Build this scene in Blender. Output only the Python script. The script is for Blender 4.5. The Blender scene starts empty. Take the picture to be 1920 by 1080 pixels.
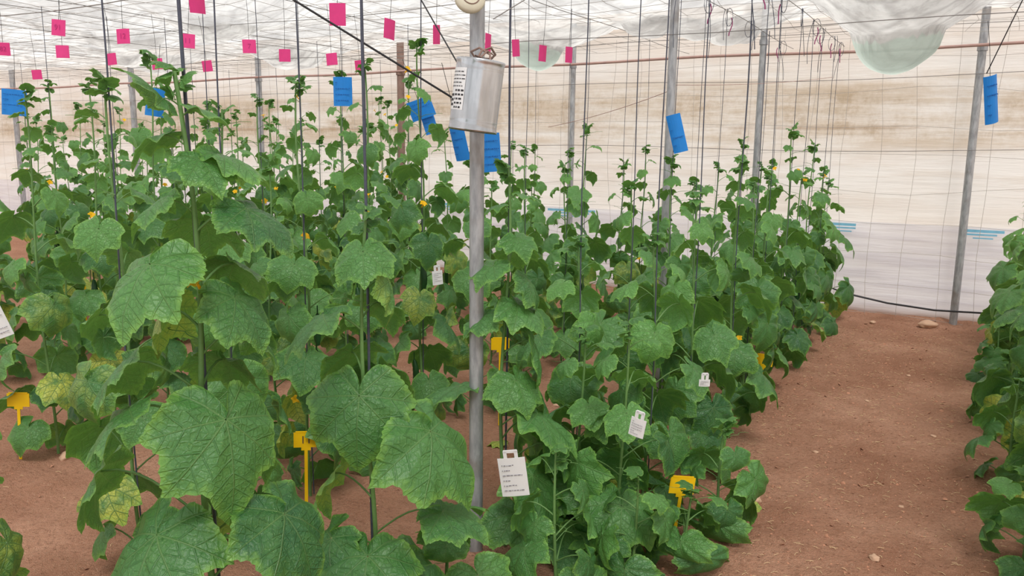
import bpy, math, random
import numpy as np
from mathutils import Matrix, Vector, noise
random.seed(7); np.random.seed(7)
SC=bpy.context.scene; COL=bpy.context.collection
SC.view_settings.view_transform='Standard'
YAW=math.radians(29)
# ------------------------------------------------------------ camera
cam=bpy.data.objects.new('camera',bpy.data.cameras.new('camera'))
COL.objects.link(cam); SC.camera=cam
cam.data.sensor_width=36; cam.data.lens=36*1500/1920; cam.data.clip_start=.05
R=Matrix.Rotation(YAW,4,'Z')@Matrix.Rotation(math.radians(90)-math.atan(.175),4,'X')@Matrix.Rotation(math.radians(0.6),4,'Z')
cam.matrix_world=Matrix.Translation((0,0,1.6))@R

# ------------------------------------------------------------ node helpers
def new_mat(name):
    m=bpy.data.materials.new(name); m.use_nodes=True; nt=m.node_tree; nt.nodes.clear()
    out=nt.nodes.new('ShaderNodeOutputMaterial'); return m,nt,out
class N:
    def __init__(s,nt): s.nt=nt
    def n(s,t,**k):
        x=s.nt.nodes.new(t)
        for a,b in k.items(): setattr(x,a,b)
        return x
    def put(s,sock,v):
        if isinstance(v,bpy.types.NodeSocket): s.nt.links.new(v,sock)
        elif v is not None: sock.default_value=v
    def m(s,op,a,b=None,c=None,clamp=False):
        x=s.n('ShaderNodeMath',operation=op,use_clamp=clamp)
        s.put(x.inputs[0],a); s.put(x.inputs[1],b); s.put(x.inputs[2],c); return x.outputs[0]
    def mix(s,f,a,b,mode='MIX'):
        x=s.n('ShaderNodeMix',data_type='RGBA',blend_type=mode)
        s.put(x.inputs[0],f); s.put(x.inputs[6],a); s.put(x.inputs[7],b); return x.outputs[2]
    def noise(s,vec,scale,detail=3,rough=.5):
        x=s.n('ShaderNodeTexNoise'); s.put(x.inputs['Vector'],vec)
        x.inputs['Scale'].default_value=scale; x.inputs['Detail'].default_value=detail; x.inputs['Roughness'].default_value=rough
        return x.outputs[0]
    def ramp(s,f,lo,hi):
        x=s.n('ShaderNodeMapRange',interpolation_type='SMOOTHSTEP'); s.put(x.inputs[0],f)
        x.inputs[1].default_value=lo; x.inputs[2].default_value=hi; return x.outputs[0]
    def bsdf(s,col,rough=.5,metal=0,spec=.5,bump=None,bstr=.3,bdist=.01):
        x=s.n('ShaderNodeBsdfPrincipled'); s.put(x.inputs['Base Color'],col); s.put(x.inputs['Roughness'],rough)
        x.inputs['Metallic'].default_value=metal; x.inputs['Specular IOR Level'].default_value=spec
        if bump is not None:
            b=s.n('ShaderNodeBump'); b.inputs['Strength'].default_value=bstr; b.inputs['Distance'].default_value=bdist
            s.put(b.inputs['Height'],bump); s.nt.links.new(b.outputs[0],x.inputs['Normal'])
        return x
def rgb(r,g,b):
    f=lambda c:(c/255/12.92) if c/255<=.04045 else ((c/255+.055)/1.055)**2.4
    return (f(r),f(g),f(b),1)
def simple(name,c,rough=.5,metal=0,var=.15,scale=30,trans=0):
    m,nt,out=new_mat(name); k=N(nt)
    tc=k.n('ShaderNodeTexCoord').outputs['Object']
    no=k.noise(tc,scale,3)
    dark=tuple(v*(1-var) for v in c[:3])+(1,); lite=tuple(min(1,v*(1+var)) for v in c[:3])+(1,)
    col=k.mix(no,dark,lite)
    b=k.bsdf(col,rough,metal,.4,no,.15,.002)
    if trans>0:
        t=k.n('ShaderNodeBsdfTranslucent'); k.put(t.inputs[0],col)
        mx=k.n('ShaderNodeMixShader'); mx.inputs[0].default_value=trans
        nt.links.new(b.outputs[0],mx.inputs[1]); nt.links.new(t.outputs[0],mx.inputs[2]); nt.links.new(mx.outputs[0],out.inputs[0])
    else: nt.links.new(b.outputs[0],out.inputs[0])
    return m

# ------------------------------------------------------------ materials
def leaf_mat(name):
    m,nt,out=new_mat(name); k=N(nt)
    uv=k.n('ShaderNodeUVMap',uv_map='UVMap').outputs[0]
    at=k.n('ShaderNodeAttribute',attribute_name='leafdata').outputs['Color']
    sp=k.n('ShaderNodeSeparateColor'); nt.links.new(at,sp.inputs[0])
    rho,rnd,yel=sp.outputs
    tc=k.n('ShaderNodeTexCoord').outputs['Object']
    n1=k.noise(tc,14,3); n2=k.noise(tc,60,3,.6); n3=k.noise(tc,330,1)
    base=k.mix(rnd,rgb(40,94,54),rgb(106,162,82))
    base=k.mix(k.m('MULTIPLY',k.ramp(n1,.35,.7),.45),base,rgb(84,134,64))
    s=k.n('ShaderNodeSeparateXYZ'); nt.links.new(uv,s.inputs[0])
    X=k.m('MULTIPLY_ADD',s.outputs[0],2.4,-1.2); Y=k.m('MULTIPLY_ADD',s.outputs[1],2.4,-1.2)
    r=k.m('SQRT',k.m('ADD',k.m('MULTIPLY',X,X),k.m('MULTIPLY',Y,Y)))
    a=k.m('ABSOLUTE',k.m('ARCTAN2',X,Y))
    mm=None
    for ang in (0,47,90,138):
        d=k.m('ABSOLUTE',k.m('SUBTRACT',a,math.radians(ang)))
        mm=d if mm is None else k.m('MINIMUM',mm,d)
    perp=k.m('MULTIPLY',r,k.m('SINE',mm)); along=k.m('MULTIPLY',r,k.m('COSINE',mm))
    wob=k.m('MULTIPLY',k.m('SUBTRACT',n1,.5),.05)
    main=k.m('SUBTRACT',1,k.ramp(k.m('ADD',perp,k.m('MULTIPLY',r,.006)),.004,.018))
    ph=k.m('FRACT',k.m('MULTIPLY',k.m('ADD',k.m('SUBTRACT',along,k.m('MULTIPLY',perp,.75)),wob),6.0))
    tri=k.m('ABSOLUTE',k.m('SUBTRACT',ph,.5))
    sec=k.m('SUBTRACT',1,k.ramp(tri,.02,.10))
    vo=k.n('ShaderNodeTexVoronoi',feature='DISTANCE_TO_EDGE'); nt.links.new(uv,vo.inputs['Vector']); vo.inputs['Scale'].default_value=30
    ter=k.m('SUBTRACT',1,k.ramp(vo.outputs[0],.0,.14))
    vein=k.m('MAXIMUM',main,k.m('MAXIMUM',k.m('MULTIPLY',sec,.75),k.m('MULTIPLY',ter,.35)))
    dark=k.mix(.65,base,rgb(26,68,38))
    col=k.mix(k.m('MULTIPLY',vein,.5),base,dark)
    col=k.mix(k.m('MULTIPLY',main,.22),col,rgb(150,186,112))
    bump=k.m('ADD',k.m('MULTIPLY',vein,-1),k.m('MULTIPLY',n2,1.2))
    inter=k.m('SUBTRACT',1,vein)
    col=k.mix(k.m('MULTIPLY',k.m('MULTIPLY',k.m('MULTIPLY',yel,.85),inter),k.ramp(k.m('ADD',n1,k.m('MULTIPLY',yel,.2)),.42,.72)),col,rgb(196,198,80))
    col=k.mix(k.m('MULTIPLY',k.ramp(k.m('ADD',rho,k.m('MULTIPLY',n2,.4)),1.0,1.3),.6),col,rgb(140,190,78))
    col=k.mix(k.m('MULTIPLY',k.ramp(n3,.62,.72),.35),col,rgb(150,184,112))
    b=k.bsdf(col,.42,0,.5,bump,.7,.004)
    t=k.n('ShaderNodeBsdfTranslucent'); k.put(t.inputs[0],k.mix(.45,col,rgb(150,205,70)))
    mx=k.n('ShaderNodeMixShader'); mx.inputs[0].default_value=.25
    nt.links.new(b.outputs[0],mx.inputs[1]); nt.links.new(t.outputs[0],mx.inputs[2]); nt.links.new(mx.outputs[0],out.inputs[0])
    return m
M_LEAF=leaf_mat('cucumber_leaf')
M_STEM=simple('stem_green',rgb(100,138,78),.55,var=.25,scale=60)
M_FLOWER=simple('petal_yellow',rgb(252,196,20),.6,var=.1,trans=.3)
M_FRUIT=simple('cucumber_skin',rgb(30,72,34),.4,var=.3,scale=80)
M_STRING=simple('dark_twine',rgb(74,78,92),.7,var=.3,scale=120)
M_BLACK=simple('black_plastic',rgb(38,38,42),.5)
M_INK=simple('dark_ink',rgb(90,75,60),.8)
M_INKP=simple('magenta_ink',rgb(185,50,120),.8)
M_INKB=simple('grey_ink',rgb(120,118,130),.8)
M_PINK=simple('pink_card',rgb(236,76,152),.6,var=.08,trans=.3)
M_PURPLE=simple('purple_tie',rgb(150,60,110),.6)
M_BLUE=simple('blue_sticky_card',rgb(40,146,228),.4,var=.12,scale=15,trans=.3)
M_BLUEINK=simple('navy_ink',rgb(20,95,170),.7)
M_BLUEPRINT=simple('faded_blue_print',rgb(130,192,222),.7)
M_YELLOW=simple('yellow_plastic',rgb(255,208,20),.45,var=.06,trans=.2)
M_WHITE=simple('white_plastic',rgb(240,241,243),.5,var=.04,trans=.15)
M_WIRE=simple('galvanised_wire',rgb(128,124,122),.45,.3)
M_WIREW=simple('pale_wire',rgb(176,170,164),.6,.1)
M_STRAW=simple('straw',rgb(215,185,145),.8)
M_BEIGE=simple('beige_plastic',rgb(205,200,180),.5,var=.08)
M_PIPE=simple('rusty_pipe',rgb(172,140,132),.6,.1,.3,12)
M_RUST=simple('rusty_steel',rgb(138,112,102),.7,.1,.35,15)
def steel(name,c,c2,metal,rough,scale,amt=.4):
    m,nt,out=new_mat(name); k=N(nt)
    tc=k.n('ShaderNodeTexCoord').outputs['Object']
    mp=k.n('ShaderNodeMapping'); nt.links.new(tc,mp.inputs[0]); mp.inputs['Scale'].default_value=(1,1,.25)
    no=k.noise(mp.outputs[0],scale,4,.6); n2=k.noise(tc,7,4)
    col=k.mix(k.ramp(no,.3,.7),c,c2)
    col=k.mix(k.m('MULTIPLY',k.ramp(n2,.55,.75),amt),col,rgb(126,112,98))
    b=k.bsdf(col,rough,metal,.5,no,.12,.001); nt.links.new(b.outputs[0],out.inputs[0]); return m
M_POST=steel('galvanised_post',rgb(140,142,146),rgb(176,178,182),.3,.45,40,.5)
M_TIN=steel('tin_can',rgb(172,175,179),rgb(198,200,204),.95,.2,25,.15)

def soil_mat():
    m,nt,out=new_mat('red_soil'); k=N(nt)
    tc=k.n('ShaderNodeTexCoord').outputs['Object']
    a=k.noise(tc,1.3,5,.6); b=k.noise(tc,7,6,.7); c=k.noise(tc,55,5,.65); d=k.noise(tc,220,2)
    col=k.mix(k.ramp(a,.3,.7),rgb(164,116,92),rgb(204,156,130))
    col=k.mix(k.m('MULTIPLY',k.ramp(b,.4,.62),.6),col,rgb(182,134,108))
    col=k.mix(k.m('MULTIPLY',k.ramp(b,.56,.72),.4),col,rgb(142,96,74))
    col=k.mix(k.m('MULTIPLY',k.ramp(c,.48,.72),.58),col,rgb(128,88,68))
    col=k.mix(k.m('MULTIPLY',k.ramp(d,.6,.7),.6),col,rgb(222,192,166))
    h=k.m('ADD',k.m('MULTIPLY',b,1.2),k.m('ADD',k.m('MULTIPLY',c,.7),k.m('MULTIPLY',d,.15)))
    s=k.bsdf(col,.95,0,.1,h,.9,.04); nt.links.new(s.outputs[0],out.inputs[0]); return m
M_SOIL=soil_mat()
M_STONE=simple('stone',rgb(196,160,134),.9,var=.25,scale=25)
M_CLOD=simple('soil_clod',rgb(178,128,102),.95,var=.25,scale=40)

def film_shader(k,nt,out,col,fd,ft,ftr,bump=None):
    d=k.n('ShaderNodeBsdfPrincipled'); k.put(d.inputs['Base Color'],col); d.inputs['Roughness'].default_value=.45
    d.inputs['Specular IOR Level'].default_value=.25
    if bump is not None:
        b=k.n('ShaderNodeBump'); b.inputs['Strength'].default_value=.6; b.inputs['Distance'].default_value=.04
        k.put(b.inputs['Height'],bump); nt.links.new(b.outputs[0],d.inputs['Normal'])
    t=k.n('ShaderNodeBsdfTranslucent'); k.put(t.inputs[0],col)
    mx=k.n('ShaderNodeMixShader'); mx.inputs[0].default_value=ft/(fd+ft)
    nt.links.new(d.outputs[0],mx.inputs[1]); nt.links.new(t.outputs[0],mx.inputs[2])
    if ftr>0:
        tr=k.n('ShaderNodeBsdfTransparent'); m2=k.n('ShaderNodeMixShader'); m2.inputs[0].default_value=ftr
        nt.links.new(mx.outputs[0],m2.inputs[1]); nt.links.new(tr.outputs[0],m2.inputs[2]); nt.links.new(m2.outputs[0],out.inputs[0])
    else: nt.links.new(mx.outputs[0],out.inputs[0])
def wall_mat():
    m,nt,out=new_mat('stained_film'); k=N(nt)
    geo=k.n('ShaderNodeNewGeometry').outputs['Position']
    s=k.n('ShaderNodeSeparateXYZ'); nt.links.new(geo,s.inputs[0]); Z=s.outputs[2]
    mp=k.n('ShaderNodeMapping'); nt.links.new(geo,mp.inputs[0]); mp.inputs['Scale'].default_value=(.8,.8,2.6)
    mv=k.n('ShaderNodeMapping'); nt.links.new(geo,mv.inputs[0]); mv.inputs['Scale'].default_value=(6,6,1.0)
    mh=k.n('ShaderNodeMapping'); nt.links.new(geo,mh.inputs[0]); mh.inputs['Scale'].default_value=(.45,.45,7)
    big=k.noise(mp.outputs[0],1.1,5,.6); streak=k.noise(mv.outputs[0],1.5,4,.6); hor=k.noise(mh.outputs[0],1.5,5,.65); fine=k.noise(geo,20,5,.75)
    col=k.mix(k.ramp(big,.35,.7),rgb(234,227,220),rgb(225,212,201))
    col=k.mix(k.m('MULTIPLY',k.ramp(hor,.5,.62),.35),col,rgb(212,196,180))
    def band(z0,z1,z2,z3): return k.m('MULTIPLY',k.ramp(Z,z0,z1),k.m('SUBTRACT',1,k.ramp(Z,z2,z3)))
    zb=band(1.5,1.75,2.2,2.42)
    st=k.m('MULTIPLY',zb,k.ramp(k.m('ADD',k.m('MULTIPLY',big,.5),k.m('ADD',k.m('MULTIPLY',fine,.2),k.m('MULTIPLY',hor,.4))),.36,.66))
    col=k.mix(k.m('MULTIPLY',st,.72),col,rgb(198,178,154))
    tight=band(1.68,1.80,2.12,2.26)
    sp=k.m('MULTIPLY',tight,k.m('MULTIPLY',k.ramp(big,.42,.60),k.ramp(k.m('ADD',k.m('MULTIPLY',streak,.35),k.m('ADD',k.m('MULTIPLY',fine,.35),k.m('MULTIPLY',hor,.35))),.46,.62)))
    col=k.mix(k.m('MULTIPLY',sp,.58),col,rgb(168,144,114))
    ln=band(1.80,1.82,1.83,1.86)
    col=k.mix(k.m('MULTIPLY',k.m('MULTIPLY',ln,k.ramp(big,.42,.55)),.35),col,rgb(160,130,104))
    low=k.m('SUBTRACT',1,k.ramp(Z,.95,1.4))
    col=k.mix(k.m('MULTIPLY',low,.4),col,rgb(234,224,214))
    film_shader(k,nt,out,col,.45,.55,0,hor); return m
M_WALL=wall_mat()
def skirt_mat():
    m,nt,out=new_mat('skirt_film'); k=N(nt)
    geo=k.n('ShaderNodeNewGeometry').outputs['Position']
    s=k.n('ShaderNodeSeparateXYZ'); nt.links.new(geo,s.inputs[0]); Z=s.outputs[2]
    mh=k.n('ShaderNodeMapping'); nt.links.new(geo,mh.inputs[0]); mh.inputs['Scale'].default_value=(.6,.6,8)
    a=k.noise(mh.outputs[0],1.6,4,.6)
    col=k.mix(k.ramp(a,.4,.65),rgb(244,244,250),rgb(230,229,238))
    col=k.mix(k.m('SUBTRACT',1,k.ramp(Z,0,.14)),col,rgb(202,176,160))
    film_shader(k,nt,out,col,.35,.65,.07,a); return m
M_SKIRT=skirt_mat()
def ceil_mat():
    m,nt,out=new_mat('roof_film'); k=N(nt)
    geo=k.n('ShaderNodeNewGeometry').outputs['Position']
    mp=k.n('ShaderNodeMapping'); nt.links.new(geo,mp.inputs[0]); mp.inputs['Scale'].default_value=(1,3,1); mp.inputs['Rotation'].default_value=(0,0,.5)
    a=k.noise(geo,2.0,5,.65); b=k.noise(mp.outputs[0],5,5,.65)
    wv=k.n('ShaderNodeTexVoronoi',feature='DISTANCE_TO_EDGE'); nt.links.new(mp.outputs[0],wv.inputs['Vector']); wv.inputs['Scale'].default_value=1.6
    cr=k.m('SUBTRACT',1,k.ramp(wv.outputs[0],0,.08))
    at=k.n('ShaderNodeAttribute',attribute_name='water').outputs['Fac']
    col=k.mix(k.ramp(a,.38,.62),rgb(212,211,209),rgb(172,170,168))
    col=k.mix(k.m('MULTIPLY',k.ramp(b,.48,.66),.55),col,rgb(150,147,145))  # grey shading of the film's folds, painted into its colour
    col=k.mix(k.m('MULTIPLY',cr,.5),col,rgb(138,136,134))  # creases darkened in the colour too, as painted fold shade
    col=k.mix(k.m('MULTIPLY',k.ramp(at,.45,.55),.75),col,rgb(182,200,190))
    film_shader(k,nt,out,col,.35,.65,.28,k.m('ADD',b,cr)); return m
M_CEIL=ceil_mat()

# ------------------------------------------------------------ mesh helpers
class MB:
    def __init__(s): s.v=[];s.f=[];s.uv=[];s.d=[];s.n=0
    def add(s,V,F,UV=None,D=None):
        V=np.asarray(V,float); F=np.asarray(F,int)
        s.v.append(V); s.f.append(F+s.n); s.n+=len(V)
        s.uv.append(UV if UV is not None else np.zeros((len(V),2)))
        s.d.append(D if D is not None else np.zeros((len(V),3)))
    def tube(s,P,r,ns=6,caps=False):
        P=np.asarray(P,float); n=len(P); r=np.broadcast_to(np.asarray(r,float),(n,))
        T=np.gradient(P,axis=0); T/=np.linalg.norm(T,axis=1)[:,None]+1e-9
        ref=np.array([1.,.3,.1]) if abs(T[0][2])>.7 else np.array([0,0,1.])
        A=np.cross(T,ref); A/=np.linalg.norm(A,axis=1)[:,None]+1e-9; B=np.cross(T,A)
        th=np.linspace(0,2*np.pi,ns,endpoint=False)
        V=P[:,None]+r[:,None,None]*(A[:,None]*np.cos(th)[None,:,None]+B[:,None]*np.sin(th)[None,:,None])
        i=np.arange(n-1)[:,None]*ns; j=np.arange(ns)[None]; j2=(j+1)%ns
        F=np.stack([i+j,i+j2,i+ns+j2,i+ns+j],-1).reshape(-1,4)
        s.add(V.reshape(-1,3),F)
    def box(s,c,h,rot=None):
        V=np.array([[x,y,z] for x in(-1,1) for y in(-1,1) for z in(-1,1)],float)*np.array(h)
        if rot is not None: V=V@np.array(rot.to_3x3()).T
        F=[[0,1,3,2],[4,6,7,5],[0,4,5,1],[2,3,7,6],[0,2,6,4],[1,5,7,3]]
        s.add(V+np.array(c),F)
    def mesh(s,name,mat,smooth=True,data=False):
        me=bpy.data.meshes.new(name)
        V=np.concatenate(s.v); F=np.concatenate(s.f)
        me.vertices.add(len(V)); me.vertices.foreach_set('co',V.ravel())
        me.loops.add(F.size); me.loops.foreach_set('vertex_index',F.ravel())
        me.polygons.add(len(F)); me.polygons.foreach_set('loop_start',np.arange(0,F.size,4)); 
        me.polygons.foreach_set('use_smooth',np.full(len(F),smooth))
        me.update(calc_edges=True)
        if data:
            UV=np.concatenate(s.uv); D=np.concatenate(s.d)
            u=me.uv_layers.new(name='UVMap'); u.data.foreach_set('uv',UV[F.ravel()].ravel())
            c=me.color_attributes.new('leafdata','FLOAT_COLOR','POINT')
            c.data.foreach_set('color',np.concatenate([D,np.ones((len(D),1))],1).ravel())
        me.materials.append(mat); return me
def obj(name,me,parent=None,loc=(0,0,0),rot=(0,0,0),scale=(1,1,1),label=None,cat=None,group=None,kind=None):
    o=bpy.data.objects.new(name,me); COL.objects.link(o)
    o.location=loc; o.rotation_euler=rot; o.scale=scale
    if parent: o.parent=parent
    if label: o['label']=label
    if cat: o['category']=cat
    if group: o['group']=group
    if kind: o['kind']=kind
    return o
def bm_mesh(name,V,F,mat,smooth=False):
    me=bpy.data.meshes.new(name); me.from_pydata([tuple(v) for v in V],[],F); me.materials.append(mat)
    if smooth: me.polygons.foreach_set('use_smooth',[True]*len(F))
    me.update(); return me
_tx={}
def text_mesh(body,size,mat,bold=.0):
    key=(body,size,mat.name)
    if key in _tx: return _tx[key]
    c=bpy.data.curves.new('t','FONT'); c.body=body; c.size=size; c.align_x='CENTER'; c.align_y='CENTER'; c.offset=bold
    o=bpy.data.objects.new('t',c); COL.objects.link(o)
    dg=bpy.context.evaluated_depsgraph_get(); me=bpy.data.meshes.new_from_object(o.evaluated_get(dg))
    bpy.data.objects.remove(o); me.name='lettering'; me.materials.clear(); me.materials.append(mat); _tx[key]=me; return me

# ------------------------------------------------------------ ground, walls, roof
XL,XR,YB,YF=-20.0,4.0,8.5,-3.0
ROWS=[-1.5,-1.05,-2.5,-4.0,-5.45,-5.9,-6.95,-8.5,-10.1,.5]
def gz(x,y):
    h=.02*noise.noise((x*1.1,y*1.1,0))+.014*noise.noise((x*5,y*5,3))+.010*noise.noise((x*13,y*13,7))
    for r in (-1.28,-2.6,-4.1,-5.7,-7.2,.5): h+=.02*math.exp(-((x-r)/.35)**2)
    if y>8.0: h+=.06*(min(y,8.5)-8.0)/.5*(1+.6*noise.noise((x*3,0,1)))
    return h
def gridmesh(name,xs,ys,fn,mat):
    nx,ny=len(xs),len(ys); V=[fn(x,y) for y in ys for x in xs]
    i=np.arange(ny-1)[:,None]*nx; j=np.arange(nx-1)[None]
    F=np.stack([i+j,i+j+1,i+nx+j+1,i+nx+j],-1).reshape(-1,4)
    mb=MB(); mb.add(V,F); return mb.mesh(name,mat)
obj('floor',gridmesh('floor',np.concatenate([np.arange(XL,-5,.12),np.arange(-5,1.2,.03),np.arange(1.2,XR+.1,.12)]),np.concatenate([np.arange(YF,1.5,.1),np.arange(1.5,YB,.03),[YB]]),lambda x,y:(x,y,gz(x,y)),M_SOIL),kind='structure',label='reddish brown dry soil floor of the greenhouse',cat='floor')
ZC=2.80
# x, y, lowest z, radius of the water pocket, width of the sagging funnel
BAGS=[(-.46,6.1,2.14,.28,.36),(-3.43,6.6,2.34,.22,.45),(-2.33,6.39,2.52,.2,.4),(-1.75,6.9,2.52,.2,.3),(-5.54,4.93,2.5,.3,.5),(-4.3,3.4,2.6,.3,.5),(-8.5,6.4,2.48,.4,.6),(-7.2,5.2,2.52,.35,.5),(.9,5.9,2.6,.3,.5),(-.3,4.0,2.62,.3,.5),(-2.8,2.4,2.62,.3,.6),(-6.6,6.9,2.5,.3,.5),(-1.2,5.0,2.62,.2,.5)]
def cz(x,y):
    z=ZC+.10*max(0,(y-7.3))/1.2
    z+=.06*noise.noise((x*.8,y*.8,9))+.045*noise.noise((x*2.6,y*2.6,2))+.022*noise.noise((x*8,y*8,5))
    z-=.05*abs(math.sin(x*math.pi/.9))*abs(math.sin(y*math.pi/.9))
    for bx,by,bz,br,bw in BAGS:
        d=math.hypot(x-bx,y-by); dep=ZC-bz
        if d<3*bw+br:
            q=max(0,d-br*.85); z-=dep*.62*math.exp(-(q/bw)**2)
            if d<br: z-=dep*.38*(1-(d/br)**2)**.5
    return z
xs=np.concatenate([np.arange(XL,-9,.16),np.arange(-9,-4.6,.08),np.arange(-4.6,1.6,.025),np.arange(1.6,XR+.1,.12)])
ys=np.concatenate([np.arange(YF,3.2,.1),np.arange(3.2,7.4,.03),np.arange(7.4,YB,.06),[YB]])
ce=gridmesh('ceiling',xs,ys,lambda x,y:(x,y,cz(x,y)),M_CEIL)
w=ce.attributes.new('water','FLOAT','POINT'); co=np.empty(len(ce.vertices)*3); ce.vertices.foreach_get('co',co); co=co.reshape(-1,3)
wv=np.zeros(len(co))
for bx,by,bz,br,bw in BAGS[:2]:
    d=np.hypot(co[:,0]-bx,co[:,1]-by); wv=np.maximum(wv,np.clip(.5+(br*.99-d)/.06,0,1))
w.data.foreach_set('value',wv)
obj('ceiling',ce,kind='structure',label='white sagging film roof with water filled bulges',cat='ceiling')
def vwall(name,axis,pos,a0,a1,mat,z1=3.05,z0=-.05,amp=.02,lab=''):
    A=np.arange(a0,a1+.01,.1); Z=np.linspace(z0,z1,30)
    def fn(a,z):
        d=amp*noise.noise((a*1.4,z*.9,1))+amp*.5*noise.noise((a*5,z*3,4))
        return (a,pos+d,z) if axis=='y' else (pos+d,a,z)
    return obj(name,gridmesh(name,A,Z,fn,mat),kind='structure',label=lab,cat='wall')
vwall('wall_back','y',YB,XL,XR,M_WALL,lab='translucent cream film wall with brown stains')
vwall('wall_left','x',XL,YF,YB,M_WALL,lab='translucent cream film wall with brown stains')
vwall('wall_right','x',XR,YF,YB,M_WALL,lab='translucent cream film wall with brown stains')
vwall('trim_1','y',YB-.06,XL,XR,M_SKIRT,z1=.93,amp=.035,lab='pale white film skirt along the wall foot')
rs=random.Random(2)
for (x0,wd) in ((-3.9,.6),(-.95,.24),(.22,.32),(-5.5,.3),(-8.2,.4)):
    mb=MB()
    for row,(q,hh) in enumerate(((1,.013),(.75,.008),(.5,.006))):
        mb.box((x0+rs.uniform(-.02,.02),YB-.115,.90-row*.032),(wd*q/2,.001,hh))
    obj('trim_2',mb.mesh('print',M_BLUEPRINT,False),kind='structure',label='faded blue print on the film skirt',cat='print')

# ------------------------------------------------------------ posts and pipes
def post(x,y,r,mat,lab,top=2.9):
    mb=MB(); zz=[-.1,.5,1,1.5,2,2.5,top]; mb.tube([(x,y,z) for z in zz],r,20)
    e=obj('support_post',mb.mesh('post',mat),label=lab,cat='post',group='greenhouse support posts')
    m2=MB(); m2.tube([(x,y,2.48),(x,y,2.52)],r*1.25,20)
    obj('clamp',m2.mesh('clamp',mat),parent=e)
    return e
post(-1.555,2.53,.027,M_POST,'galvanised steel tube post holding a tin can')
post(-1.56,4.75,.026,M_POST,'galvanised steel tube post with a blue card')
post(-1.56,7.15,.028,M_POST,'galvanised steel tube post between cucumber rows')
post(.06,8.33,.034,M_POST,'galvanised steel tube post against the film wall',2.95)
post(-3.87,8.33,.03,M_POST,'galvanised steel tube post against the film wall',2.95)
post(-6.22,8.3,.045,M_RUST,'brown rusty steel post against the film wall',2.95)
post(-8.7,8.33,.04,M_POST,'galvanised steel tube post against the film wall',2.95)
post(-11.4,8.3,.045,M_POST,'galvanised steel tube post against the film wall',2.95)
post(-14.6,8.3,.045,M_POST,'galvanised steel tube post against the film wall',2.95)
mb=MB(); mb.tube([(x,8.25,2.52+.01*math.sin(x*2)) for x in np.arange(XL+.1,XR,.5)],.014,10)
obj('horizontal_pipe',mb.mesh('pipe',M_PIPE),label='thin reddish rusty pipe running along the film wall',cat='pipe')
for z in (1.62,2.28):
    mb=MB(); mb.tube([(x,8.28,z+.02*math.sin(x*1.3)) for x in np.arange(XL+.1,XR,.5)],.003,6)
    obj('wall_wire',mb.mesh('wire',M_WIRE),label='thin steel wire stretched along the film wall',cat='wire')
def net(fnp,a0,a1,b0,b1,step,r,mat,name,wob):
    mb=MB()
    for a in np.arange(a0,a1,step):
        P=[fnp(a+wob*noise.noise((a*3,b,5)),b) for b in np.arange(b0,b1+.01,.3)]
        mb.tube(P,r,4)
    for b in np.arange(b0,b1,step):
        P=[fnp(a,b+wob*noise.noise((a,b*3,8))) for a in np.arange(a0,a1+.01,.3)]
        mb.tube(P,r,4)
    return mb.mesh(name,mat)
obj('wire_net',net(lambda a,b:(a,8.33,b),XL+.1,XR,.05,2.9,.3,.0016,M_WIREW,'net',.08),label='square wire netting hung in front of film wall',cat='wire net')
obj('wire_net',net(lambda a,b:(a,b,2.62+.04*noise.noise((a,b,0))),XL+.1,XR,YF,8.3,.31,.0016,M_WIREW,'net',.16),label='square wire netting stretched under the film roof',cat='wire net')
for x in sorted(set(ROWS)):
    mb=MB(); mb.tube([(x+.01*math.sin(y),y,2.55-.015*math.sin((y+3)*math.pi/2.3)**2) for y in np.arange(YF,8.2,.3)],.0024,6)
    obj('crop_wire',mb.mesh('wire',M_WIRE),label='thin steel crop wire stretched above a cucumber row',cat='wire',group='crop wires above the rows')
for y in (2.53,4.75,7.15):
    for dz in (0,-.28) if y<5 else (0,):
        mb=MB(); mb.tube([(x,y+.05*math.sin(x),2.56+dz-.02*math.sin(x*1.2)**2) for x in np.arange(XL+.3,XR,.4)],.0024,6)
        obj('cross_wire',mb.mesh('wire',M_WIRE),label='thin steel cross wire tied between posts',cat='wire',group='cross wires between posts')
def stay(P0,P1,sag,r,mat,lab,nm='stay_wire'):
    P0=np.array(P0);P1=np.array(P1); mb=MB()
    mb.tube([P0+(P1-P0)*t+np.array([0,0,-sag*4*t*(1-t)]) for t in np.linspace(0,1,14)],r,6)
    return obj(nm,mb.mesh('wire',mat),label=lab,cat='wire')
stay((-2.62,1.55,2.55),(-1.58,2.52,1.74),0,.004,M_BLACK,'black diagonal cable tied to the steel post')
stay((-2.1,2.62,2.5),(-1.58,2.55,1.8),0,.003,M_BLACK,'dark diagonal wire tied to the steel post')
stay((-1.5,2.55,2.05),(-1.05,3.4,2.62),0,.002,M_WIRE,'thin diagonal wire from post to roof net')
stay((-1.56,4.75,1.98),(-1.0,7.2,2.2),.02,.002,M_PIPE,'thin reddish wire tied between two posts')
stay((-1.56,4.75,1.95),(-2.6,5.2,1.75),.02,.002,M_PIPE,'thin reddish wire tied behind the steel post')
mb=MB(); mb.tube([(-1.25,8.2,.10),(-1.1,8.15,.33),(-.85,8.15,.26),(-.5,8.18,.2),(-.1,8.2,.17),(.4,8.2,.19),(.9,8.2,.2)],.009,8)
obj('irrigation_hose',mb.mesh('hose',M_BLACK),label='black irrigation hose running low along the wall',cat='hose')

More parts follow.
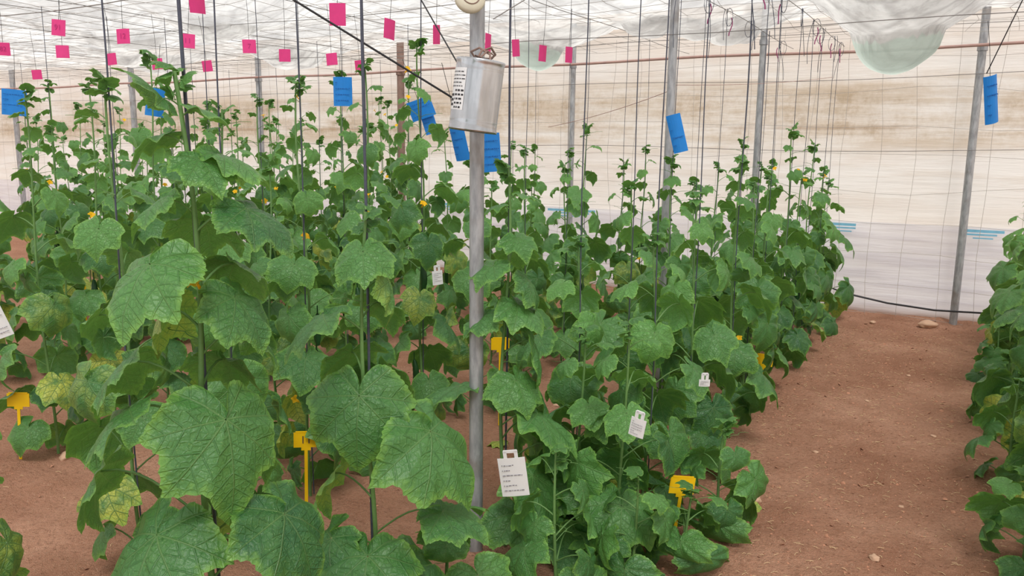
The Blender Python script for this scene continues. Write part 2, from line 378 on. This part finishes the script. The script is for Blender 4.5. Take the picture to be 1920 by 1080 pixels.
# ------------------------------------------------------------ leaves
KA=np.array([0,9,24,34,47,58,74,90,101,120,140,158,170,180.])
KR=np.array([1.14,.97,.79,.80,.90,.80,.69,.77,.69,.60,.54,.48,.28,.07])
def leaf(mb,attach,az,tilt,S,ns,nr,roll=0,curl=None,rnd=None,yel=0):
    ph=np.linspace(-180,180,ns+1); a=np.abs(ph)
    lob=random.uniform(.75,1.25)
    rr=.73+(KR-.73)*lob; rr[-4:]=KR[-4:]; rr[0]=KR[0]
    Rr=np.interp(a,KA,rr)
    Rr=Rr*(1+.05*np.sin(np.radians(ph)*3+random.random()*6)+.06*random.uniform(-1,1)*np.sin(np.radians(ph)))
    if ns>=72:
        teeth=np.abs(((ph*.13+random.random())%1)-.5)*2
        Rr=Rr*(1+.045*(teeth-.5)*(a<165))
    rho=np.concatenate([[.015],np.linspace(0,1,nr+1)[1:]**.85])
    phr=np.radians(ph)
    X=rho[:,None]*Rr*np.sin(phr); Y=rho[:,None]*Rr*np.cos(phr)
    prim=np.array([0,47,90,138.]); dm=np.min(np.abs(a[:,None]-prim[None]),axis=1)/23.; dm=np.clip(dm,0,1)
    rnd=random.random() if rnd is None else rnd
    curl=random.uniform(.6,1.6) if curl is None else curl
    W=.065*rho[:,None]*dm[None]**.8
    W=W+.05*rho[:,None]**3*np.sin(phr*random.choice([4,5,6])+random.random()*6)[None]+.026*rho[:,None]**2*np.sin(phr*11+random.random()*6)[None]
    o1,o2=random.random()*6,random.random()*6
    W=W+.014*np.sin(X*12+o1)*np.sin(Y*11+o2)
    W=W-random.uniform(.2,.75)*X*X
    kk=curl
    Yc=np.where(Y>0,np.sin(kk*Y)/kk,Y); Wd=np.where(Y>0,-(1-np.cos(kk*Y))/kk,-.35*Y*Y)
    L=np.stack([X,Yc,W+Wd],-1).reshape(-1,3)*S
    ca,sa,ct,st=math.cos(az),math.sin(az),math.cos(tilt),math.sin(tilt)
    u=Vector((ca*ct,sa*ct,-st)); w=Vector((ca*st,sa*st,ct)); v=u.cross(w)
    Q=Matrix.Rotation(roll,3,u); v=Q@v; w=Q@w
    B=np.array([v,u,w])
    V=L@B+np.array(attach)
    m=ns+1; n=nr+1
    i=np.arange(n-1)[:,None]*m; j=np.arange(m-1)[None]
    F=np.stack([i+j,i+m+j,i+m+j+1,i+j+1],-1).reshape(-1,4)
    UV=np.stack([X/2.4+.5,Y/2.4+.5],-1).reshape(-1,2)
    D=np.zeros((m*n,3)); D[:,0]=np.repeat(rho,m); D[:,1]=rnd; D[:,2]=yel
    mb.add(V,F,UV,D)
def petiole(ms,p0,az,ln,rise,r):
    d=np.array([math.cos(az),math.sin(az),0])
    P=[p0+d*ln*t+np.array([0,0,rise*(math.sin(t*1.9)/math.sin(1.9)) if rise else 0]) for t in np.linspace(0,1,7)]
    ms.tube(P,np.linspace(r,r*.7,7),6); return P[-1]
def flower_mesh():
    mb=MB()
    for i in range(5):
        a=i*2*math.pi/5; c,s=math.cos(a),math.sin(a)
        V=[];
        for t,wd,z in ((0,.002,0),(.3,.006,.006),(.65,.009,.010),(1,.002,.006)):
            for sg in (-1,0,1):
                x=t*.022; y=sg*wd; V.append((x*c-y*s,x*s+y*c,z+abs(sg)*.002))
        F=[[r*3+q,r*3+q+1,r*3+q+4,r*3+q+3] for r in range(3) for q in range(2)]
        mb.add(V,F)
    mb.tube([(0,0,-.02),(0,0,-.008),(0,0,.002)],[.003,.004,.003],6)
    return mb.mesh('flower',M_FLOWER)
FLOWER=flower_mesh()
def fruit_mesh():
    mb=MB(); t=np.linspace(0,1,16)
    r=.018*np.sin(np.pi*np.clip(t*.94+.03,0,1))**.45*(1+.05*np.sin(t*40))
    mb.tube(np.stack([.01*np.sin(t*3),0*t,-.15*t],-1),r,12)
    mb.tube([(0,0,.04),(0,0,.0)],.003,6)
    return mb.mesh('cucumber',M_FRUIT)
FRUIT=fruit_mesh()
def build_plant(H,res,Smax=.16,hero=None,step=.075,zmin=.10,yellow=.3,lean=(0,0),seed=0,extra=.45,rstem=.0075):
    random.seed(seed); ml=MB(); ms=MB(); fl=[]; fr=[]
    ns,nr=res
    zz=np.linspace(-.03,H-.02,22); ph=random.random()*6
    zc=np.clip(zz,0,None)
    sx=lean[0]*(zc/H)**1.5+.012*np.sin(zz*5+ph)*(zz>0); sy=lean[1]*(zc/H)**1.5+.012*np.cos(zz*4+ph)
    SP=np.stack([sx,sy,zz],-1); ms.tube(SP,np.interp(zz,[0,H],[rstem,rstem*.5]),8)
    def sp(z): return np.array([np.interp(z,zz,sx),np.interp(z,zz,sy),z])
    def one(az,z,ln,S,tilt,yel=0,rise=None,rnd=None,roll=None,curl=None):
        rise=ln*.45 if rise is None else rise
        e=petiole(ms,sp(z-rise),az,ln,rise,.0034 if S>.1 else .002)
        leaf(ml,e,az,tilt,S,ns,nr,roll=random.uniform(-.45,.45) if roll is None else roll,rnd=rnd,yel=yel,curl=curl)
    if hero:
        for h in hero:
            az,z,ln,S,tilt=h[:5]; yel=h[5] if len(h)>5 else 0; rnd=h[6] if len(h)>6 else None
            one(math.radians(az)+YAW,z,ln,S,math.radians(tilt),yel,rnd=rnd,roll=random.uniform(-.15,.15),curl=random.uniform(.5,.95))
    else:
        z=zmin; az=random.random()*6.28
        while z<H-.05:
            t=z/H
            prof=np.interp(t,[0,.15,.35,.58,.74,.87,1],[.72,.95,1,.86,.62,.40,.22])
            S=Smax*prof*random.uniform(.8,1.18)
            tilt=np.interp(t,[0,.6,.85,1],[54,48,30,-15])+random.uniform(-24,28)
            yl=0
            if t<.45 and random.random()<yellow: yl=random.uniform(.3,1)
            rn=float(np.clip(np.interp(t,[0,.5,1],[.18,.34,.75])+random.uniform(-.28,.40),0,1))
            one(az,z,S*random.uniform(.6,1.15)+.01,S,math.radians(tilt),yl,rnd=rn)
            if t<.62 and random.random()<extra:
                S2=S*random.uniform(.55,.85)
                one(az+random.uniform(1.5,4.5),z+.02,S2*random.uniform(.7,1.3),S2,math.radians(tilt+random.uniform(-10,20)),yl*.5,rnd=rn*.8)
            if random.random()<.045 and t>.2: fl.append(tuple(sp(z)+np.array([math.cos(az+1)*.05,math.sin(az+1)*.05,.01])))
            if random.random()<.06 and .15<t<.6: fr.append(tuple(sp(z)+np.array([math.cos(az+2)*.035,math.sin(az+2)*.035,-.02])))
            z+=step*np.interp(t,[0,.4,.65,.85,1],[.85,1,1.2,1.05,.8])*random.uniform(.8,1.2); az+=math.radians(144+random.uniform(-30,30))
    for i in range(5):
        one(random.random()*6.28,H-.07+.016*i,.014,random.uniform(.03,.055),math.radians(random.uniform(-75,0)),rise=.008,rnd=random.uniform(.3,.9))
    for i in range(4):
        z=H*random.uniform(.45,.97); a=random.random()*6.28; p=sp(z)
        P=[p+np.array([math.cos(a)*.12*t+.012*math.sin(t*14)*t,math.sin(a)*.12*t+.012*math.cos(t*14)*t,.05*t-.03*t*t]) for t in np.linspace(0,1,16)]
        ms.tube(P,np.linspace(.0016,.0008,16),5)
    return dict(f=ml.mesh('foliage',M_LEAF,True,True),s=ms.mesh('stem',M_STEM),fl=fl[:2],fr=fr[:2],H=H)
NP=0
def place(x,y,B,rot=0,sc=1,sz=1,group='cucumber plants in rows',lab=None):
    global NP; NP+=1
    z0=gz(x,y)
    e=obj('cucumber_plant',None,loc=(x,y,z0),rot=(0,0,rot),scale=(sc,sc,sz),cat='plant',group=group)
    e.empty_display_size=.1
    H=B['H']*sz
    e['label']=lab or ('tall green cucumber vine climbing a dark string from red soil' if H>1.7 else 'leafy green cucumber vine tied to a dark support string' if H>1.3 else 'short bushy cucumber vine growing from red soil')
    obj('foliage',B['f'],parent=e); obj('stem',B['s'],parent=e)
    for p in B['fl']: obj('flower',FLOWER,parent=e,loc=p,rot=(random.uniform(.2,1.0),random.uniform(-.8,.8),-rot+random.uniform(-.3,.9)),scale=(1.0,)*3)
    for p in B['fr']: obj('cucumber',FRUIT,parent=e,loc=p)
    return e
def string_mesh(r,zt,seed):
    random.seed(seed); mb=MB()
    mb.tube([(.004*math.sin(z*4+seed),.004*math.cos(z*3),z) for z in np.linspace(.02,zt,12)],r,6)
    m2=MB()
    L=random.uniform(.2,.5); a=random.random()*6
    P=[(.0+.02*math.sin(t*3+a)+.03*math.cos(a)*t,.03*math.sin(a)*t,zt-L*t) for t in np.linspace(0,1,10)]
    m2.tube(P,r*.9,5)
    P=[(.02+.03*math.sin(t*6.28),.0,zt-.06+.06*math.cos(t*6.28)) for t in np.linspace(0,1,12)]
    m2.tube(P,r*.9,5)
    m3=MB(); m3.tube([(.03+.01*math.sin(t*5),.01*t,zt-.06-.12*t) for t in np.linspace(0,1,6)],r*1.8,5)
    return mb.mesh('cord',M_STRING),m2.mesh('loop',M_STRING),m3.mesh('tie',M_PURPLE)
SM=[string_mesh(.0030,2.56,i) for i in range(6)]
SMT=[string_mesh(.0042,2.56,i+20) for i in range(3)]
SMF=[string_mesh(.0022,2.56,i+40) for i in range(5)]
def string(x,y,thick=0,topdx=0,topdy=0,far=False):
    s=random.choice(SMT if thick==1 else SMF if thick==2 else SM)
    e=obj('support_string',s[0],loc=(x,y,0),rot=(topdy/2.5,topdx/2.5,0),label='dark twine hanging from the crop wire to a plant',cat='string',group='dark strings supporting the plants')
    if far:
        obj('loop',s[1],parent=e,rot=(0,0,random.random()*6)); 
        if random.random()<.6: obj('tie',s[2],parent=e,rot=(0,0,random.random()*6))
    return e

HERO1=[(-112,1.33,.14,.17,34,0,.55),(-48,.98,.15,.205,60,0,.4),(-150,.99,.15,.16,30,0,.4),(-112,.72,.15,.215,40,0,.3),(-18,.74,.22,.19,44,0,.02),
(-12,1.24,.09,.14,44,0,.3),(165,1.20,.09,.12,62,.7,.8),(30,1.56,.07,.13,16,0,.7),(-5,1.44,.12,.14,24,0,.12),(100,1.40,.09,.13,30,0,.4),(-170,1.60,.05,.09,20,0,.35),
(-40,1.55,.05,.10,30,0,.5),(0,1.66,.04,.08,15,0,.6),(-150,1.68,.035,.10,-50,0,.25),(175,.80,.26,.15,60,0,.3),(-60,.50,.15,.17,40,0,.3),(-140,.45,.16,.17,50,.3,.3),(60,.86,.12,.15,40,0,.3),(120,.62,.13,.15,40,.4,.4),(-5,.40,.12,.15,40,0,.2),(80,1.06,.1,.13,40,0,.3),(-160,1.46,.07,.10,34,0,.5),(-90,.30,.2,.18,35,0,.3),(-165,.55,.2,.17,40,0,.3),(40,1.15,.12,.15,50,0,.25),(20,.60,.14,.17,45,0,.2),(60,1.3,.1,.12,35,0,.4),(-175,1.08,.17,.14,45,0,.35)]
HERO2=[(-80,1.29,.05,.12,40,0,.55),(-163,1.10,.11,.17,26,0,.25),(-92,.87,.07,.215,58,0,.35),(-16,.76,.20,.25,44,0,.42),(15,1.20,.08,.14,72,.3,.6),(-90,.40,.14,.21,30,0,.35),
(-14,.50,.22,.16,10,0,.3),(-150,.42,.14,.17,40,0,.2),(120,.96,.1,.14,40,0,.3),(160,.58,.14,.15,50,.5,.5),(-40,.30,.20,.19,32,0,.3),(-170,.22,.12,.16,45,.4,.4),(60,1.12,.08,.12,40,0,.3),(-60,.20,.16,.18,35,0,.35),(20,.3,.14,.16,45,0,.3),(70,.9,.1,.15,50,0,.2)]
HERO3=[(-40,.99,.06,.15,26,0,.55),(-135,1.14,.08,.12,22,0,.5),(-55,.71,.10,.15,36,0,.6),(-18,.57,.15,.21,28,0,.45),(-40,.34,.15,.22,46,0,.5),(178,.66,.16,.17,12,0,.3),(0,.84,.12,.20,66,0,.3),
(75,1.18,.07,.12,30,0,.4),(-60,1.24,.05,.10,25,0,.5),(170,1.36,.04,.08,10,0,.6),(10,1.40,.04,.08,10,0,.7),(-70,.20,.13,.18,35,0,.3),(40,.5,.12,.18,45,0,.3),(20,.26,.16,.19,45,0,.3),(-20,.14,.2,.18,30,0,.25),(30,.66,.14,.18,50,0,.2),(-10,1.08,.08,.13,50,0,.3),(50,.95,.1,.14,45,0,.2),(10,.42,.2,.17,40,0,.25),(-165,.95,.08,.12,30,0,.45)]
p=build_plant(1.76,(120,12),hero=HERO1,lean=(-.03,-.02),seed=1,rstem=.0095); p['fl']=[(.02,-.03,1.27)]
place(-1.5,1.24,p,lab='large leaved cucumber vine climbing a thick dark string',group='cucumber plants in near row')
p=build_plant(1.42,(120,12),hero=HERO2,seed=2,rstem=.009); place(-1.5,1.82,p,lab='cucumber vine with broad drooping leaves on dark string',group='cucumber plants in near row')
p=build_plant(1.52,(96,10),hero=HERO3,seed=3,rstem=.0085); place(-1.47,2.60,p,lab='cucumber vine carrying a white paper label beside post',group='cucumber plants in near row')
string(-1.515,1.262,1,-.05,.0); string(-1.515,1.845,1); string(-1.475,2.63,1)
VAR=[]
for i,(H,S) in enumerate([(1.55,.165),(1.65,.16),(1.75,.16),(1.85,.155),(1.95,.155),(1.7,.17),(1.6,.165),(2.05,.155)]):
    VAR.append(build_plant(H,(48,6),Smax=S,seed=100+i,step=.088,yellow=.26,extra=.30))
NEAR=[]
for i,(H,S) in enumerate([(1.42,.195),(1.5,.185),(1.6,.18),(1.3,.195),(1.68,.17),(1.45,.19)]):
    NEAR.append(build_plant(H,(72,7),Smax=S,seed=200+i,step=.090,yellow=.12,extra=.35))
LOW=[build_plant(H,(84,8),Smax=.185,seed=300+i,step=.068,yellow=.06,extra=.4,zmin=.06) for i,H in enumerate((.6,.75,.95))]
random.seed(11)
def byH(lst,h): return min(lst,key=lambda b:abs(b['H']-h)+random.uniform(0,.15))
def put(x,y,h,lst,far=False,grp='cucumber plants in rows',st=0):
    b=byH(lst,h); place(x,y,b,random.random()*6.28,1,h/b['H'],grp)
    if st is not None: string(x+.012,y-.008,far=far,thick=st)
G='cucumber plants in near row'
for y,h in [(3.35,1.2),(3.98,1.42),(4.55,1.55),(5.15,1.4),(5.75,1.5),(6.35,1.7),(6.95,1.5),(7.6,1.5)]:
    put(-1.5+random.uniform(-.03,.03),y,h,NEAR,far=y>4.3,grp=G,st=0 if y<4.2 else 2)
for y,h in [(3.2,1.25),(3.75,1.40),(4.3,1.55),(4.8,1.42),(5.35,1.45),(5.97,1.74),(6.45,1.45),(6.95,1.66),(7.45,1.45),(7.9,1.35)]:
    put(-1.05+random.uniform(-.04,.04),y,h,NEAR,far=y>4,grp=G,st=0 if y<4.5 else 2)
put(-1.06,2.82,.95,LOW,grp=G,st=None); put(-1.14,2.40,.55,LOW,grp=G,st=None); put(-1.30,2.95,.85,LOW,grp=G,st=None); put(-.76,3.2,.5,LOW,grp=G,st=None); put(-.93,2.62,.45,LOW,grp=G,st=None)
put(-1.38,2.08,.42,LOW,grp=G,st=None); put(-.80,2.86,.34,LOW,grp=G,st=None)
for y,h in [(1.75,1.82),(2.15,1.74),(2.6,1.88),(3.05,2.0),(3.5,2.14),(3.95,1.55),(4.75,1.62),(5.3,1.5),(5.75,1.78),(6.4,1.5),(7.0,1.62),(7.6,1.5)]:
    put(-2.5+random.uniform(-.06,.06),y,h,VAR,st=0 if y<4 else 2)
put(-2.32,1.02,1.25,VAR,st=None)
for y in (2.85,5.0,5.6,6.3): put(-2.95,y,random.uniform(1.3,1.6),VAR,st=None)
for y,h in [(2.3,1.85),(2.62,1.92),(3.0,2.1),(3.4,1.75),(3.8,1.9),(4.2,2.05),(4.6,2.12),(5.0,1.8),(5.4,2.15),(5.95,1.75),(6.5,1.8),(7.1,1.65),(7.7,1.6)]:
    put(-4.0+random.uniform(-.08,.08),y,h,VAR,st=2 if random.random()<.7 else None)
for x in (-5.45,-5.9,-6.95,-8.5,-10.1):
    for y in np.arange(max(2.3,-x*.54-.2),8.0,.54):
        put(x+random.uniform(-.1,.1),y+random.uniform(-.12,.12),random.uniform(1.6,2.15),VAR,st=2 if random.random()<.4 else None)
for y in np.arange(2.9,8.1,.45):
    put(.52+random.uniform(-.04,.06),y,random.uniform(1.1,1.5),NEAR,grp='cucumber plants in side row',st=None)
for y in (3.5,4.4,5.4,6.4): put(.34,y,random.uniform(.35,.55),LOW,grp='cucumber plants in side row',st=None)

# ------------------------------------------------------------ tags and cards
def placard(name,w,h,mat,loc,yaw,roll,pitch,lab,cat,grp,txt=None,strokes=None,hook=None,bend=.01,tsize=None,inkm=None):
    nx=6; V=[];F=[]
    for j in range(2):
        for i in range(nx+1):
            u=i/nx-.5; V.append((u*w,bend*(u*u*4-1)*.5,(-.5+j)*h))
    for i in range(nx): F.append([i,i+1,nx+1+i+1,nx+1+i])
    V2=[(x,y+.0015,z) for x,y,z in V]; n=len(V); V+=V2
    F+=[[a+n for a in reversed(f)] for f in F[:nx]]
    F+=[[i,n+i,n+i+1,i+1] for i in range(nx)]+[[nx+1+i,nx+2+i,n+nx+2+i,n+nx+1+i] for i in range(nx)]+[[0,nx+1,n+nx+1,n],[nx,n+nx,n+2*nx+1,2*nx+1]]
    e=obj(name,bm_mesh(name,V,F,mat),loc=loc,rot=(pitch,roll,yaw),label=lab,cat=cat,group=grp)
    if txt:
        obj('lettering',text_mesh(txt,tsize or h*.5,inkm or M_INK,0),parent=e,loc=(0,-bend*.5-.002,0),rot=(math.pi/2,0,0))
    if strokes:
        mb=MB()
        for (x0,x1,z,t) in strokes: mb.box(((x0+x1)/2*w,-bend*.5-.0015,z*h),((x1-x0)/2*w,.0006,t*h))
        obj('writing',mb.mesh('writing',inkm or M_INK,False),parent=e)
    if hook:
        mb=MB(); mb.tube([(0,0,h/2-.005),(.004,0,h/2+.5*hook),(0,0,h/2+hook)],.0013,5); obj('hanging_string',mb.mesh('s',M_BLACK),parent=e)
    return e
PT=[(-4.23,2.67,'91'),(-5.52,3.10,'82'),(-5.30,3.36,None),(-7.28,4.36,None),(-4.22,3.04,'12'),(-5.42,3.80,None),(-5.41,4.17,None),(-4.05,3.34,'11'),(-5.18,4.44,None),(-3.91,3.68,'7'),(-4.07,4.14,None),(-2.59,2.98,None),(-3.93,4.45,None),(-2.66,3.46,None),(-2.55,3.73,None),(-2.47,4.14,None),(-2.44,4.42,None),(-2.42,4.74,None),(-2.30,4.88,None),(-4.05,4.9,None),(-2.9,2.45,None)]
for i,(x,y,t) in enumerate(PT):
    side = x>-3 and i!=11
    placard('pink_tag',.08,.082 if x<-3 else .10,M_PINK,(x,y,2.2),YAW+(random.uniform(.9,1.2) if side else random.uniform(-.35,.35)),random.uniform(-.14,.14),random.uniform(-.1,.1),
     'small bright pink square card tag hanging on string','tag','pink tags hanging above the rows',txt=t,hook=.33,inkm=M_INKP)
def dashes(n,x0,x1,z0,z1,t,seed):
    r=random.Random(seed); out=[]
    for i in range(n):
        z=z0+(z1-z0)*i/max(1,n-1); x=x0
        while x<x1-.03:
            l=r.uniform(.03,.12); out.append((x,min(x+l,x1),z+r.uniform(-.005,.005),t)); x+=l+r.uniform(.02,.04)
            if r.random()<.12: break
    return out
BL=[(-5.4,3.07,1.857,.155,.165,.1,.08,.0,0),(-4.14,3.16,1.84,.10,.16,.3,.14,0,0),(-3.57,4.14,1.95,.12,.185,.1,.0,0,0),(-2.92,4.10,1.83,.15,.12,.0,-.35,.15,0),(-2.9,4.16,1.74,.08,.12,.1,-.3,0,0),
(-1.83,2.84,1.62,.065,.15,-.4,-.15,.2,.0),(-1.735,2.93,1.58,.09,.16,.3,-.08,0,0),(-1.42,4.46,1.69,.08,.215,-.25,-.26,.0,.2),(.09,4.52,1.85,.068,.23,.1,-.27,.15,.35)]
for i,(x,y,z,wd,h,yw,rl,pt,b) in enumerate(BL):
    placard('sticky_trap_card',wd,h,M_BLUE,(x,y,z),YAW+yw,rl,pt,'bright blue sticky insect trap card hanging among strings','sticky trap','blue sticky trap cards',
       strokes=dashes(4,-.4,.4,.3,-.3,.012,i),hook=.25 if i not in (7,) else None,bend=.026,inkm=M_BLUEINK)
stay((.06,4.50,1.97),(.28,4.3,2.6),0,.0025,M_BLACK,'dark string holding a blue trap card','hanging_string')
SK=[(-2.22,3.87,.49,'',0),(-2.39,2.46,.34,'11',.03),(-4.02,2.15,.31,'',.05),(-.88,2.93,.29,'',.12),(-.99,4.95,.32,'',.1),(-4.1,4.03,.36,'',-.2),(-4.5,2.95,.25,'',0),(-6.14,3.9,.42,'',0)]
for x,y,h,t,rl in SK:
    mb=MB(); z0=gz(x,y)
    mb.box((0,0,h/2-.03),(.007,.0015,h/2+.0)); 
    mb.box((0,0,h),(.052,.0018,.034)); mb.box((0,0,h+.036),(.044,.0018,.004)); mb.box((0,0,h-.04),(.02,.0016,.008))
    e=obj('plant_stake_label',mb.mesh('stake',M_YELLOW,False),loc=(x,y,z0),rot=(random.uniform(-.08,.08),rl,YAW+random.uniform(-.2,.2)),label='yellow plastic T-shaped plant label stuck in soil',cat='plant label',group='yellow plant labels in soil')
    if t: obj('lettering',text_mesh(t,.05,M_INK,0),parent=e,loc=(0,-.004,h),rot=(math.pi/2,0,0))
def white_label(x,y,z,w,h,yw,rl,seed):
    e=placard('white_plant_label',w,h,M_WHITE,(x,y,z),YAW+yw,rl,.1,'white plastic label with handwritten lines clipped to vine','plant label','white labels hanging on vines',strokes=dashes(6,-.38,.38,.32,-.34,.007,seed),bend=.006,inkm=M_INKB)
    mb=MB(); mb.box((-.2*w,0,h/2+.012),(.006,.002,.014)); mb.box((.2*w,0,h/2+.012),(.006,.002,.014)); mb.box((0,0,h/2+.024),(.25*w,.002,.005))
    obj('clip',mb.mesh('clip',M_WHITE,False),parent=e)
white_label(-1.25,2.28,.485,.095,.145,-.1,-.13,1)
white_label(-.90,2.53,.65,.055,.07,-.5,.2,2)
white_label(-.84,3.15,.66,.045,.03,0,0,3)
white_label(-2.30,3.36,.94,.055,.075,.4,-.1,4)
white_label(-2.20,1.15,1.13,.05,.09,.5,-.3,5)

# ------------------------------------------------------------ tin can on the post
def revolve(prof,n):
    V=[];F=[]
    for (a,z) in prof:
        for i in range(n): th=i*2*math.pi/n; V.append((max(a,.0005)*math.cos(th),max(a,.0005)*math.sin(th),z))
    for j in range(len(prof)-1):
        for i in range(n): F.append([j*n+i,j*n+(i+1)%n,(j+1)*n+(i+1)%n,(j+1)*n+i])
    return V,F
r=.083;h=.235; prof=[(0,-h/2),(r*.93,-h/2),(r*.95,-h/2-.004),(r*1.02,-h/2-.003),(r*1.03,-h/2+.004),(r,-h/2+.009),(r,-h/2+.03),(r*1.008,-h/2+.034),(r,-h/2+.038),(r,h/2-.038),(r*1.008,h/2-.034),(r,h/2-.03),(r,h/2-.009),(r*1.03,h/2-.004),(r*1.02,h/2+.003),(r*.95,h/2+.004),(r*.93,h/2-.006),(0,h/2-.006)]
can=obj('tin_can',None,loc=(-1.492,2.425,1.775),rot=(0,math.radians(7),YAW),label='silver tin can with printed sticker wired to steel post',cat='can')
V,F=revolve(prof,48); obj('body',bm_mesh('can',V,F,M_TIN,True),parent=can)
def curved(a0,a1,z0,z1,rr):
    V=[];F=[];n=max(1,int((a1-a0)/4)+1)
    for i in range(n+1):
        th=math.radians(a0+(a1-a0)*i/n)
        for z in (z0,z1): V.append((rr*math.cos(th),rr*math.sin(th),z))
    for i in range(n): F.append([2*i,2*i+2,2*i+3,2*i+1])
    return V,F
V,F=curved(-185,-118,-.055,.085,r+.0012); obj('sticker',bm_mesh('sticker',V,F,M_WHITE,True),parent=can)
mb=MB(); rnd=random.Random(5)
def cb(a0,a1,z0,z1):
    V,F=curved(a0,a1,z0,z1,r+.0022); mb.add(V,F)
for i in range(3): cb(-178,-152,-.010-.016*i,-.002-.016*i)
for i in range(5):
    a=-148
    while a<-124:
        l=rnd.uniform(3,9); cb(a,min(a+l,-120),.006-.014*i,.012-.014*i); a+=l+3
for i in range(5):
    a=-175
    while a<-128:
        l=rnd.uniform(3,10); cb(a,a+l,.070-.012*i,.073-.012*i); a+=l+2.5
obj('printed_marks',mb.mesh('marks',M_BLACK,False),parent=can)
mb=MB()
mb.tube([(-.02,-.03,.10),(0,-.035,.15),(.03,-.02,.165),(.045,.03,.15),(.03,.09,.14),(-.03,.1,.14),(-.04,.04,.15),(-.01,-.02,.16),(.03,-.05,.14),(.035,-.075,.115)],.004,8)
mb.tube([(.0,-.06,.125),(.02,-.05,.15),(.045,-.02,.14),(.02,-.04,.12),(-.02,-.05,.13)],.0035,8)
obj('wire_hook',mb.mesh('hook',M_RUST),parent=can)
prof=[(0,0),(.035,0),(.045,.004),(.052,.012),(.055,.025),(.05,.035),(.03,.04),(0,.04)]
V,F=revolve(prof,32)
d=obj('plastic_cap',bm_mesh('cap',V,F,M_BEIGE,True),loc=(-1.555,2.47,2.10),rot=(math.radians(70),0,YAW+.3),label='round beige plastic cap fixed near the post top',cat='cap')
mb=MB(); mb.tube([(.03*math.cos(t),.03*math.sin(t),.041) for t in np.linspace(0,6.28,24)],.002,6); obj('ring',mb.mesh('ring',M_RUST),parent=d)

# ------------------------------------------------------------ stones, fallen leaves, crumbs, straw
def rock(seed,flat=.6):
    rr=random.Random(seed); import bmesh
    bm=bmesh.new(); bmesh.ops.create_icosphere(bm,subdivisions=3,radius=1)
    o=Vector((rr.random()*9,rr.random()*9,0))
    for v in bm.verts: v.co*= (1+.4*noise.noise(v.co*1.3+o)+.15*noise.noise(v.co*4+o)); v.co.z*=flat
    me=bpy.data.meshes.new('rock'); bm.to_mesh(me); bm.free(); me.materials.append(M_STONE); me.polygons.foreach_set('use_smooth',[True]*len(me.polygons)); return me
RK=[rock(i) for i in range(5)]
for x,y,s in [(-.16,3.29,.024),(-.14,8.15,.08),(-.70,3.6,.04),(-4.0,4.25,.09),(-3.88,2.31,.05),(-3.7,2.5,.04),(.0,4.96,.016),(-.4,5.5,.014),(-.55,4.4,.015),(-.6,8.1,.035),(-.2,6.3,.015),(-3.4,3.0,.05),(-3.5,3.6,.04),(-2.0,3.2,.03),(-2.1,4.4,.035),(-1.95,2.2,.03),(-.05,2.9,.012),(-.35,2.75,.014),(-.1,3.9,.012),(-3.3,2.2,.05),(-2.0,5.2,.04)]:
    obj('stone',random.choice(RK),loc=(x,y,gz(x,y)+s*.15),rot=(0,0,random.random()*6),scale=(s,s*random.uniform(.7,1),s*.8),label='pale rounded stone lying on reddish soil',cat='stone',group='stones on the soil')
for x,y,s in [(-.72,3.5,.10),(-2.05,3.6,.08),(-3.5,2.7,.09)]:
    ml=MB(); leaf(ml,(0,0,.012),random.random()*6,.05,s,60,6,roll=.1,curl=.5,rnd=.95,yel=1.0)
    obj('fallen_leaf',ml.mesh('fallen_leaf',M_LEAF,True,True),loc=(x,y,gz(x,y)+.008),label='yellowed dead cucumber leaf lying on the soil',cat='leaf',group='fallen leaves on the soil')
mb=MB(); rr=random.Random(3)
for i in range(3600):
    x=rr.uniform(-5.0,.4) if i%3==0 else rr.uniform(-1.0,.25); y=rr.uniform(1.6,8.3); s=rr.uniform(.002,.009)*(1.8 if rr.random()<.05 else 1)
    z=gz(x,y); Q=Matrix.Rotation(rr.random()*6,4,'Z')@Matrix.Rotation(rr.random(),4,'X')
    V=np.array([(0,0,-1),(1,0,0),(0,1,0),(-1,0,0),(0,-1,0),(0,0,.9)],float)*np.array([s,s*rr.uniform(.6,1),s*.7])
    V=V@np.array(Q.to_3x3()).T+np.array((x,y,z+s*.2))
    mb.add(V,[[1,2,5,5],[2,3,5,5],[3,4,5,5],[4,1,5,5]])
me=bpy.data.meshes.new('clods'); VV=np.concatenate(mb.v); FF=np.concatenate(mb.f); me.from_pydata(VV.tolist(),[],[f[:3].tolist() for f in FF]); me.materials.append(M_CLOD); me.polygons.foreach_set('use_smooth',[True]*len(me.polygons))
obj('soil_crumbs',me,kind='stuff',label='small loose soil crumbs scattered over the ground',cat='soil')
mb=MB()
for i in range(1800):
    x=rr.uniform(-1.0,.3) if rr.random()<.6 else rr.uniform(-5,.3); y=rr.uniform(1.8,8.0); a=rr.random()*6.28; l=rr.uniform(.008,.034)
    z=gz(x,y)+.003; mb.tube([(x,y,z),(x+l*.5*math.cos(a),y+l*.5*math.sin(a),z+.003),(x+l*math.cos(a+.2),y+l*math.sin(a+.2),z)],.0011,4)
obj('straw_bits',mb.mesh('straw',M_STRAW),kind='stuff',label='pale dry straw bits scattered on the soil',cat='straw')

# ------------------------------------------------------------ light
wd=bpy.data.worlds.new('world'); SC.world=wd; wd.use_nodes=True
bg=wd.node_tree.nodes['Background']; bg.inputs[0].default_value=(1,.99,.98,1); bg.inputs[1].default_value=1.2
sun=bpy.data.objects.new('sun',bpy.data.lights.new('sun','SUN')); COL.objects.link(sun)
sun.data.energy=6.3; sun.data.angle=math.radians(20); sun.data.color=(1,.98,.95)
sun.rotation_euler=(math.radians(28),math.radians(22),0)
print('plants',NP)
